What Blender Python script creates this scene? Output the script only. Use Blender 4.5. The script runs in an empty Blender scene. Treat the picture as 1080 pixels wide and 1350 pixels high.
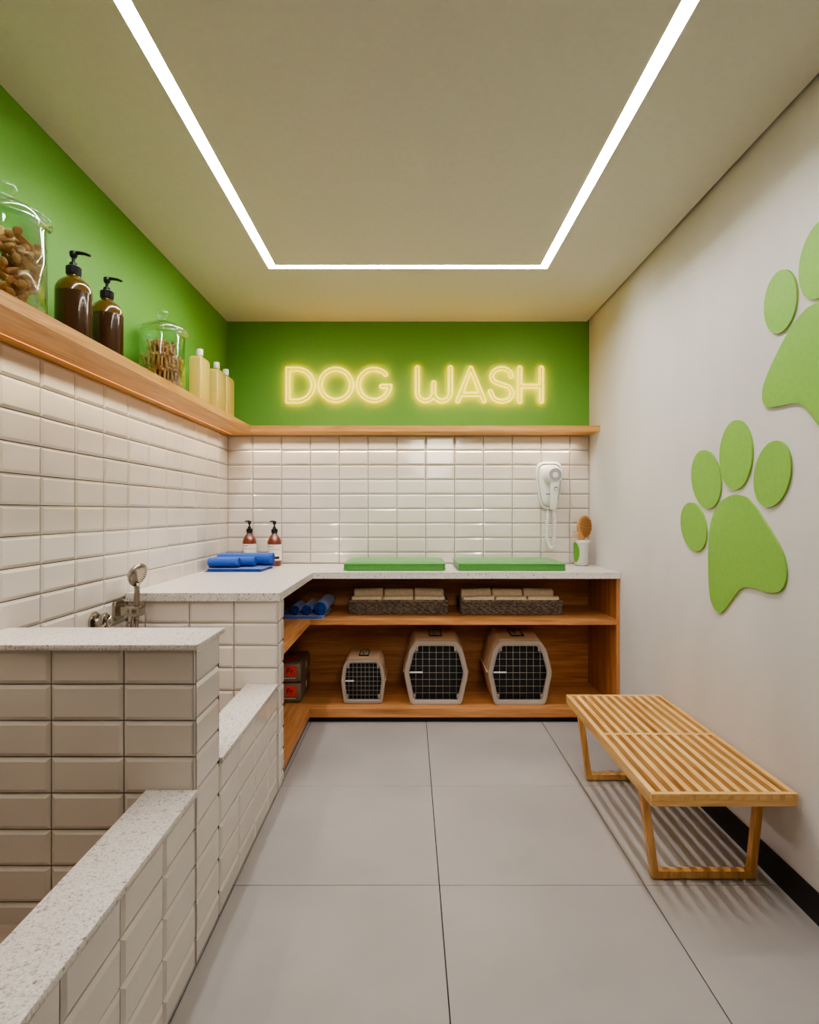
import bpy, bmesh, math, random
from mathutils import Vector, Matrix, Euler
random.seed(7)
PI = math.pi
sc = bpy.context.scene
COL = sc.collection
H = 1.25                      # eye height
XL, XR, YB, ZC = -1.265, 1.247, 3.947, 2.571
YR = -1.9                     # wall behind the camera

# ------------------------------------------------------------------ materials
def lin(c):
    return tuple(((v/12.92) if v <= .04045 else ((v+.055)/1.055)**2.4) for v in (x/255 for x in c))+(1,)

def mat(name, col, rough=.5, metal=0, spec=.5, coat=0, sheen=0):
    m = bpy.data.materials.new(name); m.use_nodes = True
    b = m.node_tree.nodes['Principled BSDF']
    b.inputs['Base Color'].default_value = lin(col)
    b.inputs['Roughness'].default_value = rough
    b.inputs['Metallic'].default_value = metal
    b.inputs['Specular IOR Level'].default_value = spec
    b.inputs['Coat Weight'].default_value = coat
    b.inputs['Sheen Weight'].default_value = sheen
    return m

def nd(m, t, **kw):
    n = m.node_tree.nodes.new(t)
    for k, v in kw.items():
        if k in n.inputs: n.inputs[k].default_value = v
        else: setattr(n, k, v)
    return n
def lk(m, a, b): m.node_tree.links.new(a, b)
def bsdf(m): return m.node_tree.nodes['Principled BSDF']

def coords(m, scale=(1, 1, 1), rot=(0, 0, 0)):
    tc = nd(m, 'ShaderNodeTexCoord'); mp = nd(m, 'ShaderNodeMapping')
    mp.inputs['Scale'].default_value = scale; mp.inputs['Rotation'].default_value = rot
    lk(m, tc.outputs['Object'], mp.inputs['Vector']); return mp.outputs['Vector']

def ramp(m, fac, stops):
    r = nd(m, 'ShaderNodeValToRGB'); e = r.color_ramp.elements
    while len(e) < len(stops): e.new(.5)
    for i, (p, c) in enumerate(stops): e[i].position = p; e[i].color = lin(c)
    lk(m, fac, r.inputs['Fac']); return r.outputs['Color']

def bump(m, fac, strength, dist=.002):
    b = nd(m, 'ShaderNodeBump'); b.inputs['Strength'].default_value = strength; b.inputs['Distance'].default_value = dist
    lk(m, fac, b.inputs['Height']); lk(m, b.outputs['Normal'], bsdf(m).inputs['Normal'])

def noise_mat(name, c1, c2, scale, rough=.6, detail=4, bs=0, bd=.002, stretch=(1, 1, 1), lo=.35, hi=.65, **kw):
    m = mat(name, c1, rough, **kw)
    n = nd(m, 'ShaderNodeTexNoise', Scale=scale, Detail=detail)
    lk(m, coords(m, stretch), n.inputs['Vector'])
    lk(m, ramp(m, n.outputs['Fac'], [(lo, c1), (hi, c2)]), bsdf(m).inputs['Base Color'])
    if bs: bump(m, n.outputs['Fac'], bs, bd)
    return m

def wood(name, light, mid, dark, axis, rough=.45, scale=1.0):
    """grain runs along the given axis"""
    m = mat(name, mid, rough)
    st = [14*scale]*3; st[axis] = 1.1*scale
    v = coords(m, st)
    n1 = nd(m, 'ShaderNodeTexNoise', Scale=1.6, Detail=6, Roughness=.62, Distortion=.7); lk(m, v, n1.inputs['Vector'])
    st2 = [90*scale]*3; st2[axis] = 2.2*scale
    n2 = nd(m, 'ShaderNodeTexNoise', Scale=2.0, Detail=3); lk(m, coords(m, st2), n2.inputs['Vector'])
    mx = nd(m, 'ShaderNodeMath', operation='MULTIPLY_ADD'); mx.inputs[1].default_value = .35
    lk(m, n2.outputs['Fac'], mx.inputs[0])
    sb = nd(m, 'ShaderNodeMath', operation='MULTIPLY'); sb.inputs[1].default_value = .7
    lk(m, n1.outputs['Fac'], sb.inputs[0]); lk(m, sb.outputs[0], mx.inputs[2])
    lk(m, ramp(m, mx.outputs[0], [(.36, dark), (.52, mid), (.68, light)]), bsdf(m).inputs['Base Color'])
    bump(m, n2.outputs['Fac'], .15, .001)
    return m

def emis(name, col, s, base=(255, 255, 255)):
    m = mat(name, base, .4); b = bsdf(m)
    b.inputs['Emission Color'].default_value = lin(col); b.inputs['Emission Strength'].default_value = s
    return m

def tile_mat(name, c, rough=.12):
    m = mat(name, c, rough, coat=.25)
    n = nd(m, 'ShaderNodeTexNoise', Scale=2.2, Detail=2); lk(m, coords(m), n.inputs['Vector'])
    d = tuple(int(x*.955) for x in c)
    lk(m, ramp(m, n.outputs['Fac'], [(.35, d), (.65, c)]), bsdf(m).inputs['Base Color'])
    return m

def stone(name, base, dark, light, scale=150):
    m = mat(name, base, .3)
    v = nd(m, 'ShaderNodeTexVoronoi', Scale=scale); lk(m, coords(m), v.inputs['Vector'])
    n = nd(m, 'ShaderNodeTexNoise', Scale=scale*1.4, Detail=2); lk(m, coords(m), n.inputs['Vector'])
    c1 = ramp(m, n.outputs['Fac'], [(.33, dark), (.43, base), (.58, base), (.68, light)])
    r = nd(m, 'ShaderNodeSeparateColor'); lk(m, v.outputs['Color'], r.inputs[0])
    c2 = ramp(m, r.outputs[0], [(.0, (190, 186, 180)), (.12, (255, 255, 255)), (1, (255, 255, 255))])
    mx = nd(m, 'ShaderNodeMix', data_type='RGBA', blend_type='MULTIPLY'); mx.inputs[0].default_value = 1
    lk(m, c1, mx.inputs[6]); lk(m, c2, mx.inputs[7]); lk(m, mx.outputs[2], bsdf(m).inputs['Base Color'])
    return m

def glass_mat(name, tint=(240, 250, 242)):
    m = bpy.data.materials.new(name); m.use_nodes = True; nt = m.node_tree; nt.nodes.clear()
    o = nt.nodes.new('ShaderNodeOutputMaterial'); t = nt.nodes.new('ShaderNodeBsdfTransparent'); g = nt.nodes.new('ShaderNodeBsdfGlossy')
    t.inputs[0].default_value = lin(tint); g.inputs['Roughness'].default_value = .03; g.inputs[0].default_value = (1, 1, 1, 1)
    f = nt.nodes.new('ShaderNodeLayerWeight'); f.inputs['Blend'].default_value = .28
    mt = nt.nodes.new('ShaderNodeMath'); mt.operation = 'MULTIPLY_ADD'; mt.inputs[1].default_value = .85; mt.inputs[2].default_value = .10
    nt.links.new(f.outputs['Facing'], mt.inputs[0])
    pw = nt.nodes.new('ShaderNodeMath'); pw.operation = 'POWER'; pw.inputs[1].default_value = 1.45
    nt.links.new(mt.outputs[0], pw.inputs[0])
    mx = nt.nodes.new('ShaderNodeMixShader'); nt.links.new(pw.outputs[0], mx.inputs[0])
    nt.links.new(t.outputs[0], mx.inputs[1]); nt.links.new(g.outputs[0], mx.inputs[2]); nt.links.new(mx.outputs[0], o.inputs[0])
    return m

M = {}
M['green'] = noise_mat('green_paint', (104, 160, 62), (108, 164, 66), 90, .62, bs=.12, bd=.001)
M['plaster'] = noise_mat('plaster', (210, 205, 198), (221, 216, 209), 2.2, .8, detail=6, stretch=(1, 1, .5))
_n = nd(M['plaster'], 'ShaderNodeTexNoise', Scale=160, Detail=4); lk(M['plaster'], coords(M['plaster']), _n.inputs['Vector']); bump(M['plaster'], _n.outputs['Fac'], .25, .002)
M['ceiling'] = noise_mat('ceiling_paint', (215, 213, 197), (218, 216, 200), 40, .85)
M['rear'] = noise_mat('rear_paint', (200, 196, 188), (206, 202, 194), 6, .85)
M['floor'] = noise_mat('floor_porcelain', (156, 150, 144), (174, 168, 161), 1.6, .36, detail=8, lo=.3, hi=.7)
M['floorgap'] = mat('floor_joint', (52, 50, 47), .9)
M['tile'] = tile_mat('cream_metro_tile', (221, 212, 199))
M['grout'] = mat('grout', (96, 88, 76), .9)
M['groutd'] = mat('dark_grout', (84, 80, 72), .9)
M['stone'] = stone('speckled_quartz', (214, 207, 197), (168, 156, 143), (232, 227, 219))
M['basin'] = noise_mat('basin_floor', (150, 134, 118), (165, 148, 130), 5, .5)
M['shelfx'] = wood('shelf_oak_x', (226, 176, 110), (206, 150, 84), (178, 120, 60), 0)
M['shelfy'] = wood('shelf_oak_y', (226, 176, 110), (206, 150, 84), (178, 120, 60), 1)
M['cabx'] = wood('cabinet_wood_x', (212, 156, 102), (188, 130, 78), (152, 98, 54), 0)
M['caby'] = wood('cabinet_wood_y', (212, 156, 102), (188, 130, 78), (152, 98, 54), 1)
M['cabz'] = wood('cabinet_wood_z', (206, 150, 98), (182, 124, 74), (148, 94, 52), 2)
M['benchy'] = wood('ash_wood_y', (238, 200, 138), (224, 178, 112), (192, 138, 78), 1, scale=1.3)
M['benchx'] = wood('ash_wood_x', (238, 200, 138), (222, 174, 108), (188, 134, 74), 0, scale=1.3)
M['benchz'] = wood('ash_wood_z', (228, 182, 118), (210, 158, 94), (178, 122, 66), 2, scale=1.3)
M['endgrain'] = noise_mat('ash_end_grain', (212, 162, 96), (234, 190, 126), 45, .5)
M['led'] = emis('led_diffuser', (248, 246, 252), 66.0)
M['amberled'] = emis('amber_led', (255, 128, 36), 3.2)
M['black'] = mat('black_plastic', (20, 20, 21), .3)
M['base'] = mat('black_skirting', (22, 21, 20), .45)
M['gap'] = mat('shadow_gap', (24, 22, 18), .9)
M['glass'] = glass_mat('clear_glass')
M['brownb'] = mat('brown_bottle', (62, 38, 20), .12, coat=.6)
M['browntop'] = mat('brown_shoulder', (96, 70, 18), .18, coat=.5)
M['amber'] = mat('amber_glass', (118, 48, 18), .08, coat=.8)
bsdf(M['amber']).inputs['Transmission Weight'].default_value = .25
M['label'] = mat('paper_label', (224, 216, 202), .6)
M['ink'] = mat('ink', (34, 28, 26), .7)
M['yellow'] = mat('cream_bottle', (216, 188, 100), .28, coat=.2)
M['whitep'] = mat('white_plastic', (244, 242, 236), .25, coat=.2)
M['dryer'] = mat('dryer_plastic', (232, 232, 222), .28, coat=.2)
M['greyp'] = mat('grey_plastic', (128, 130, 130), .4)
M['chrome'] = mat('brushed_nickel', (178, 172, 162), .2, metal=1)
M['chromed'] = mat('dark_nozzles', (80, 76, 70), .5)
M['bone'] = noise_mat('biscuit', (204, 128, 86), (234, 172, 126), 30, .8, bs=.2)
M['stick'] = noise_mat('chew_stick', (186, 104, 66), (230, 170, 124), 26, .7, bs=.2)
M['paw'] = noise_mat('paw_vinyl', (130, 177, 74), (136, 183, 80), 60, .6, bs=.05)
M['cushion'] = noise_mat('green_fabric', (64, 128, 50), (82, 146, 64), 240, .9, bs=.3, sheen=.3)
M['towel'] = noise_mat('blue_towelling', (18, 62, 150), (48, 104, 192), 260, .95, bs=.6, bd=.003, sheen=.4)
M['toweld'] = noise_mat('blue_towelling_edge', (14, 44, 104), (26, 70, 146), 200, .95, bs=.5)
M['wicker'] = noise_mat('grey_wicker', (98, 86, 74), (148, 132, 114), 60, .75)
M['linen'] = noise_mat('linen_cloth', (236, 214, 178), (248, 230, 198), 60, .9, bs=.3)
M['linend'] = noise_mat('linen_fold', (150, 128, 100), (176, 154, 124), 60, .9, bs=.3)
M['crate'] = mat('crate_plastic_lit', (232, 200, 162), .42)  # carrier shell, colour raised to stand in for light on the roofs
M['crate_shaded'] = mat('crate_plastic_shaded', (168, 154, 140), .45)  # same beige, darkened to paint in the shade on the fronts
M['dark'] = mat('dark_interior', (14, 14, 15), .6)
M['wire'] = mat('wire', (166, 160, 148), .4, metal=.2)
M['bag'] = noise_mat('foil_pack', (92, 78, 64), (118, 102, 86), 8, .32)
M['bagtop'] = noise_mat('foil_pack_panel', (104, 88, 66), (120, 102, 76), 10, .5)
M['red'] = mat('red_print', (232, 66, 38), .5)
M['print'] = mat('white_print', (220, 212, 200), .6)
M['brushw'] = noise_mat('brush_wood', (188, 136, 78), (206, 152, 92), 20, .5, stretch=(1, 1, .2))
M['brushp'] = mat('brush_pad', (190, 138, 80), .7)
M['bristle'] = mat('bristle', (64, 40, 22), .5)
M['cup'] = mat('glazed_cup', (204, 200, 194), .15, coat=.6)
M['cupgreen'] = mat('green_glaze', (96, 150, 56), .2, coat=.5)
def neon_mat():
    """silicone neon: pale face, stronger amber light out of the wall side"""
    m = mat('neon_tube', (235, 225, 160), .5); b = bsdf(m)
    g = nd(m, 'ShaderNodeNewGeometry'); s = nd(m, 'ShaderNodeSeparateXYZ'); lk(m, g.outputs['Normal'], s.inputs[0])
    r = nd(m, 'ShaderNodeMapRange'); r.inputs['From Min'].default_value = -.25; r.inputs['From Max'].default_value = .45
    lk(m, s.outputs['Y'], r.inputs['Value'])
    mx = nd(m, 'ShaderNodeMix', data_type='RGBA'); lk(m, r.outputs[0], mx.inputs[0])
    mx.inputs[6].default_value = lin((238, 222, 62)); mx.inputs[7].default_value = lin((255, 150, 0))
    lk(m, mx.outputs[2], b.inputs['Emission Color'])
    st = nd(m, 'ShaderNodeMapRange'); lk(m, r.outputs[0], st.inputs['Value'])
    st.inputs['To Min'].default_value = .75; st.inputs['To Max'].default_value = 15.0
    lk(m, st.outputs[0], b.inputs['Emission Strength'])
    return m
M['neon'] = neon_mat()

# ------------------------------------------------------------------ mesh tools
def link(name, me, mats, parent=None, smooth=False, loc=None):
    o = bpy.data.objects.new(name, me); COL.objects.link(o)
    for m in (mats if isinstance(mats, (list, tuple)) else [mats]): me.materials.append(m)
    if parent is not None: o.parent = parent
    if loc: o.location = loc
    if smooth:
        for p in me.polygons: p.use_smooth = True
        if smooth != 'all':
            try: me.set_sharp_from_angle(angle=math.radians(38))
            except Exception: pass
    return o

def obj(name, bm, mats, parent=None, smooth=True, loc=None):
    bmesh.ops.recalc_face_normals(bm, faces=bm.faces)
    me = bpy.data.meshes.new(name); bm.to_mesh(me); bm.free()
    return link(name, me, mats, parent, smooth, loc)

def tag(o, label, cat, group=None):
    o['label'] = label; o['category'] = cat
    if group: o['group'] = group
    return o
def thing(name, label, cat, loc=(0, 0, 0), rotz=0, group=None):
    o = bpy.data.objects.new(name, None); COL.objects.link(o); o.location = loc; o.rotation_euler = (0, 0, rotz)
    o.empty_display_size = .05
    return tag(o, label, cat, group)
def struct(o): o['kind'] = 'structure'; return o
def kids(o): return [c for c in bpy.data.objects if c.parent == o]
def dup(root, loc, rot=None, label=None, par=None, ch=None):
    r = root.copy(); COL.objects.link(r)
    if par is not None: r.parent = par
    if loc is not None: r.location = loc
    if rot is not None: r.rotation_euler = rot
    if label: r['label'] = label
    for c in kids(root): dup(c, None, par=r)
    return r

def new(): return bmesh.new()
def box(bm, x0, x1, y0, y1, z0, z1, r=0, seg=2, mi=0, rot=None):
    vs = [bm.verts.new((x, y, z)) for x in (x0, x1) for y in (y0, y1) for z in (z0, z1)]
    idx = [(0, 1, 3, 2), (4, 6, 7, 5), (0, 4, 5, 1), (2, 3, 7, 6), (0, 2, 6, 4), (1, 5, 7, 3)]
    fs = [bm.faces.new([vs[i] for i in f]) for f in idx]
    for f in fs: f.material_index = mi
    out = vs
    if r > 0:
        es = list({e for f in fs for e in f.edges})
        res = bmesh.ops.bevel(bm, geom=es, offset=r, segments=seg, profile=.5, affect='EDGES', clamp_overlap=True)
        for f in res['faces']: f.material_index = mi
        out = list({v for f in res['faces'] for v in f.verts} | {v for v in vs if v.is_valid})
    if rot is not None: bmesh.ops.transform(bm, matrix=rot, verts=out)
    return out

def lathe(bm, prof, n=32, c=(0, 0, 0), mtx=None, mi=0, cap=True):
    """prof: (radius, z) list, revolved about z"""
    rings = []
    for r, z in prof:
        if r < 1e-6: rings.append([bm.verts.new((c[0], c[1], c[2]+z))])
        else: rings.append([bm.verts.new((c[0]+r*math.cos(2*PI*i/n), c[1]+r*math.sin(2*PI*i/n), c[2]+z)) for i in range(n)])
    for a, b in zip(rings, rings[1:]):
        for i in range(n):
            j = (i+1) % n
            if len(a) == 1 and len(b) == 1: continue
            if len(a) == 1: f = bm.faces.new((a[0], b[i], b[j]))
            elif len(b) == 1: f = bm.faces.new((a[i], a[j], b[0]))
            else: f = bm.faces.new((a[i], a[j], b[j], b[i]))
            f.material_index = mi
    if cap:
        for rg in (rings[0], rings[-1]):
            if len(rg) > 1:
                f = bm.faces.new(rg); f.material_index = mi
    vs = [v for rg in rings for v in rg]
    if mtx is not None: bmesh.ops.transform(bm, matrix=mtx, verts=vs)
    return vs

def tube(bm, pts, r, n=8, closed=False, mi=0, radii=None, cap=True):
    pts = [Vector(p) for p in pts]; N = len(pts)
    if N < 2: return
    def tan(i):
        if closed: return (pts[(i+1) % N]-pts[i-1]).normalized()
        if i == 0: return (pts[1]-pts[0]).normalized()
        if i == N-1: return (pts[-1]-pts[-2]).normalized()
        return (pts[i+1]-pts[i-1]).normalized()
    t = tan(0); up = Vector((0, 0, 1)) if abs(t.z) < .9 else Vector((1, 0, 0))
    nrm = t.cross(up).normalized(); rings = []
    for i in range(N):
        t2 = tan(i); nrm = (nrm-t2*nrm.dot(t2)).normalized(); b = t2.cross(nrm)
        rr = radii[i] if radii else r
        rings.append([bm.verts.new(pts[i]+(nrm*math.cos(2*PI*k/n)+b*math.sin(2*PI*k/n))*rr) for k in range(n)])
    prs = list(zip(rings, rings[1:]))
    if closed:
        # match twist on closing
        best = min(range(n), key=lambda s: sum((rings[-1][k].co-rings[0][(k+s) % n].co).length for k in range(n)))
        prs.append((rings[-1], rings[0][best:]+rings[0][:best]))
    for a, b in prs:
        for k in range(n):
            f = bm.faces.new((a[k], a[(k+1) % n], b[(k+1) % n], b[k])); f.material_index = mi
    if not closed and cap:
        for rg in (rings[0], rings[-1]): bm.faces.new(rg).material_index = mi

def prism(bm, poly, a0, a1, frame, mi=0, r=0):
    """poly: 2-D outline; frame(u, v, w) -> 3-D"""
    A = [bm.verts.new(frame(u, v, a0)) for u, v in poly]; B = [bm.verts.new(frame(u, v, a1)) for u, v in poly]
    n = len(poly); fs = [bm.faces.new(A), bm.faces.new(B)]
    for i in range(n): fs.append(bm.faces.new((A[i], A[(i+1) % n], B[(i+1) % n], B[i])))
    for f in fs: f.material_index = mi
    if r:
        es = [e for e in fs[1].edges]
        res = bmesh.ops.bevel(bm, geom=es, offset=r, segments=2, affect='EDGES')
        for f in res['faces']: f.material_index = mi
    return A+B

def catmull(P, n=8, closed=True):
    out = []; N = len(P); rng = range(N) if closed else range(N-1)
    for i in rng:
        g = (lambda k: P[k % N]) if closed else (lambda k: P[min(max(k, 0), N-1)])
        p0, p1, p2, p3 = [Vector(g(i+d)) for d in (-1, 0, 1, 2)]
        for s in range(n):
            t = s/n
            out.append(.5*((2*p1)+(-p0+p2)*t+(2*p0-5*p1+4*p2-p3)*t*t+(-p0+3*p1-3*p2+p3)*t**3))
    if not closed: out.append(Vector(P[-1]))
    return [tuple(v) for v in out]

def rrect(w, h, r, n=6):
    out = []
    for cx, cy, a in ((w/2-r, h/2-r, 0), (-w/2+r, h/2-r, 90), (-w/2+r, -h/2+r, 180), (w/2-r, -h/2+r, 270)):
        for i in range(n+1):
            t = math.radians(a+90*i/n); out.append((cx+r*math.cos(t), cy+r*math.sin(t)))
    return out

FX = lambda u, v, w: (w, u, v)     # outline in (y, z), thickness along x
FY = lambda u, v, w: (u, w, v)     # outline in (x, z), thickness along y
FZ = lambda u, v, w: (u, v, w)

def clipl(lines, a, b, minw=.012):
    s = [a]+[l for l in lines if a+minw < l < b-minw]+[b]; return s
def grid(l0, pitch, a, b):
    k0 = math.floor((a-l0)/pitch)-1; out = []
    while l0+k0*pitch < b+pitch: out.append(l0+k0*pitch); k0 += 1
    return clipl(out, a, b)
def tiles(bm, frame, us, vs, g=.003, bev=.0105, h=.0085):
    """bevelled metro tiles over the cells us x vs; frame(u, v, w) with w along the outward normal"""
    q = [bm.verts.new(frame(u, v, .0008)) for u, v in ((us[0], vs[0]), (us[-1], vs[0]), (us[-1], vs[-1]), (us[0], vs[-1]))]
    bm.faces.new(q).material_index = 1
    for u0, u1 in zip(us, us[1:]):
        for v0, v1 in zip(vs, vs[1:]):
            a0, a1, b0, b1 = u0+g/2, u1-g/2, v0+g/2, v1-g/2
            bu = min(bev, (a1-a0)*.3); bv = min(bev, (b1-b0)*.3)
            hb = h*.35
            lo = [bm.verts.new(frame(u, v, 0)) for u, v in ((a0, b0), (a1, b0), (a1, b1), (a0, b1))]
            md = [bm.verts.new(frame(u, v, hb)) for u, v in ((a0, b0), (a1, b0), (a1, b1), (a0, b1))]
            ju, jv = random.uniform(-.0004, .0004), random.uniform(-.0003, .0003)
            tp = [bm.verts.new(frame(u, v, h+su*ju+sv*jv)) for u, v, su, sv in
                  ((a0+bu, b0+bv, -1, -1), (a1-bu, b0+bv, 1, -1), (a1-bu, b1-bv, 1, 1), (a0+bu, b1-bv, -1, 1))]
            for k in range(4):
                j = (k+1) % 4
                bm.faces.new((lo[k], lo[j], md[j], md[k])); bm.faces.new((md[k], md[j], tp[j], tp[k]))
            bm.faces.new(tp)

# ------------------------------------------------------------------ room shell
b = new(); box(b, XL-.1, XR+.1, YR-.1, YB+.1, -.12, -.006, mi=1)
ys = [YR, -.176, .5165, 1.2135, 1.9055, 2.597, YB]; xs = [XL, -.5875, .1, .7875, XR]
for i in range(len(xs)-1):
    for j in range(len(ys)-1):
        box(b, xs[i]+.0016, xs[i+1]-.0016, ys[j]+.0011, ys[j+1]-.0011, -.006, 0, r=.0007, seg=1)
struct(obj('floor', b, [M['floor'], M['floorgap']], smooth=False))
# the ceiling has a U-shaped slot that holds the light line
b = new(); UX0, UX1, UY0, UY1, UW, UD = -.764, .748, .85, 3.090, .044, .016
for q in ((XL-.1, UX0, YR-.1, YB+.1), (UX1, XR-.016, YR-.1, YB+.1), (UX0, UX1, UY1, YB+.1), (UX0, UX1, YR-.1, UY0), (UX0+UW, UX1-UW, UY0, UY1-UW)):
    box(b, q[0], q[1], q[2], q[3], ZC, ZC+UD+.012)
box(b, XL-.1, XR-.016, YR-.1, YB+.1, ZC+UD+.012, ZC+.12)
ceil = struct(obj('ceiling', b, M['ceiling'], smooth=False))
b = new(); box(b, XR-.016, XR+.1, YR-.1, YB+.1, ZC+.02, ZC+.12)
struct(obj('shadow_strip_1', b, M['gap'], smooth=False))  # strip above the ceiling gap, its shade painted as near-black
b = new(); box(b, XL-.12, XL, YR-.1, YB+.1, -.006, ZC+.12)
wl = struct(obj('wall_left', b, M['green'], smooth=False))
b = new(); box(b, XL, XR, YB, YB+.12, -.006, ZC+.12)
wb = struct(obj('wall_back', b, M['green'], smooth=False))
b = new(); box(b, XR, XR+.12, YR-.1, YB+.12, -.006, ZC+.12)
struct(obj('wall_right', b, M['plaster'], smooth=False))
b = new(); box(b, XL, XR, YR-.12, YR, -.006, ZC)
struct(obj('wall_rear', b, M['rear'], smooth=False))
b = new(); prism(b, [(0, 0), (0, .09), (-.005, .09), (-.0075, .078), (-.012, .074), (-.013, 0)], YR, 3.36, lambda u, v, w: (XR+u, w, v))
struct(obj('baseboard_right', b, M['base'], smooth=False))

# wall tiles (pattern of the wall's own cladding)
RP = .1008; R0 = 1.2726; ST = 1.778
b = new()
tiles(b, lambda u, v, w: (u, YB-w, v), grid(.912, .2, XL+.0008, XR), grid(R0, RP, .892, ST))
struct(obj('tile_cladding', b, [M['tile'], M['grout']], wb, smooth=False))
b = new()
tiles(b, lambda u, v, w: (XL+w, u, v), grid(1.944, .2, YR, YB-.0008), grid(R0, RP, .10, ST))
struct(obj('tile_cladding', b, [M['tile'], M['grout']], wl, smooth=False))

# ------------------------------------------------------------------ recessed light line on the ceiling
b = new()
z_ = ZC+UD; e_ = .0015
box(b, UX0+e_, UX0+UW-e_, UY0+e_, UY1-e_, z_, z_+.008); box(b, UX1-UW+e_, UX1-e_, UY0+e_, UY1-e_, z_, z_+.008)
box(b, UX0+UW-e_, UX1-UW+e_, UY1-UW+e_, UY1-e_, z_, z_+.008)
led = obj('ceiling_light_strip', b, M['led'], smooth=False)
tag(led, 'bright white LED light line bent in a U across the ceiling', 'light strip')

# ------------------------------------------------------------------ oak wall shelf (L-shaped) with amber light groove
SZ0, SZ1 = 1.778, 1.815; SX, SY = -1.038, 3.719
sh = thing('wall_shelf', 'L-shaped oak shelf running along the left and back walls above the tiles', 'shelf', (XL, YB, SZ0))
def at(o):  # absolute coordinates under a moved parent
    o.location = Vector(o.location)-o.parent.location; return o
b = new(); prism(b, [(XL, YR), (SX, YR), (SX, SY), (XL, YB)], SZ0, SZ1, FZ)
at(obj('left_board', b, M['shelfy'], sh, smooth=False))
b = new(); prism(b, [(XL, YB), (SX, SY), (XR, SY), (XR, YB)], SZ0, SZ1, FZ)
at(obj('back_board', b, M['shelfx'], sh, smooth=False))
b = new(); box(b, -1.2085, -1.2065, YR, 3.86, SZ0-.0004, SZ0+.0005)
at(obj('light_groove', b, M['amberled'], sh, smooth=False))

# ------------------------------------------------------------------ dog bath: tiled pillars, low walls, quartz copings
bath = thing('dog_bath', 'walk-in dog bath clad in pale shiny tiles with speckled stone on its low walls, left', 'dog bath', (-.92, 1.5, 0))
TX = -.587; LX = -.713       # outer / inner faces of the low wall
def fl(name, fr, us, vs, parent=bath): return None
def block(name, x0, x1, y0, y1, z1, vl, ul_x, ul_y, faces, z0=0.):
    """solid core with tiles on the chosen faces"""
    b = new(); c = .0085
    box(b, x0+(c if 'L' in faces else 0), x1-(c if 'R' in faces else 0), y0+(c if 'F' in faces else 0), y1-(c if 'B' in faces else 0), z0, z1-.0005, mi=1)
    vs = clipl(sorted(vl), z0, z1)
    if 'F' in faces: tiles(b, lambda u, v, w: (u, y0+c-w, v), clipl(sorted(ul_x), x0, x1-.0015), vs)
    if 'B' in faces: tiles(b, lambda u, v, w: (u, y1-c+w, v), clipl(sorted(ul_x), x0, x1-.0015), vs)
    if 'R' in faces: tiles(b, lambda u, v, w: (x1-c+w, u, v), clipl(ul_y, y0+.0015, y1-.0015 if 'B' in faces else y1), vs)
    if 'L' in faces: tiles(b, lambda u, v, w: (x0+c-w, u, v), clipl(ul_y, y0, y1), vs)
    return at(obj(name, b, [M['tile'], M['groutd']], bath, smooth=False))
yl = [1.564+.2*k for k in range(-20, 8)]
vp = [.8755-.1*k for k in range(10)]; vr = [.8565-.1*k for k in range(10)]
CAPB = .873
block('pillar', XL+.0105, TX, 1.562, 1.766, CAPB, vp, [-.587-.2*k for k in range(6)], yl, 'FRB')
block('rear_pillar', XL+.0105, TX+.004, 2.524, 2.65, .8555, vr, [-.583-.198*k for k in range(6)], yl, 'FRB')
block('low_wall', LX, TX, YR+.002, 1.562, .472, vp, [], yl, 'LR')
block('low_wall', LX, TX, 1.766, 2.5235, .472, vp, [], yl, 'LR')
b = new(); box(b, XL+.0105, -.5775, 1.547, 1.780, CAPB, .8885, r=.0015); at(obj('pillar_coping', b, M['stone'], bath))
b = new(); box(b, -.722, -.5805, YR+.002, 1.5605, .472, .4885, r=.0015); at(obj('low_coping', b, M['stone'], bath))
b = new(); box(b, -.722, -.5805, 1.7675, 2.523, .472, .4885, r=.0015); at(obj('low_coping', b, M['stone'], bath))
b = new(); box(b, XL+.0105, LX, YR+.002, 1.562, 0, .118); at(obj('basin_floor', b, M['basin'], bath, smooth=False))
b = new(); box(b, XL+.0105, LX, 1.766, 2.524, 0, .118); at(obj('basin_floor', b, M['basin'], bath, smooth=False))

# ------------------------------------------------------------------ quartz worktop (L-shaped)
CT, CB_ = .892, .856
b = new(); prism(b, [(XL+.0105, 2.512), (-.573, 2.512), (-.573, 3.358), (1.2455, 3.358), (1.2455, YB-.0105), (XL+.0105, YB-.0105)], CB_, CT, FZ, r=.0015)
tag(obj('worktop', b, M['stone'], smooth=False), 'L-shaped pale speckled quartz worktop over the wooden shelving', 'worktop')

# ------------------------------------------------------------------ open shelving unit
cab = thing('shelving_unit', 'open honey-coloured wooden shelving unit under the quartz worktop', 'shelving', (.3, 3.6, 0))
def cbox(name, m, *a, mi=0):
    b = new(); box(b, *a); return at(obj(name, b, m, cab, smooth=False))
FYc = 3.372; XI = -.591; BP = 3.905
cbox('side_panel', M['cabz'], 1.2265, 1.2445, FYc-.004, BP, .033, CB_)
cbox('back_panel', M['cabx'], XL+.02, 1.2265, BP, BP+.016, .033, CB_)
cbox('end_panel', M['caby'], XL+.012, XL+.02, 2.655, BP+.016, .033, CB_)
for nm, z0, z1 in (('middle_shelf', .5815, .6125), ('bottom_shelf', .033, .083)):
    b = new(); prism(b, [(XL+.02, BP), (XI, FYc), (1.2265, FYc), (1.2265, BP)], z0, z1, FZ); at(obj(nm, b, M['cabx'], cab, smooth=False))
    b = new(); prism(b, [(XL+.02, 2.655), (XI, 2.655), (XI, FYc), (XL+.02, BP)], z0, z1, FZ); at(obj(nm, b, M['caby'], cab, smooth=False))
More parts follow.
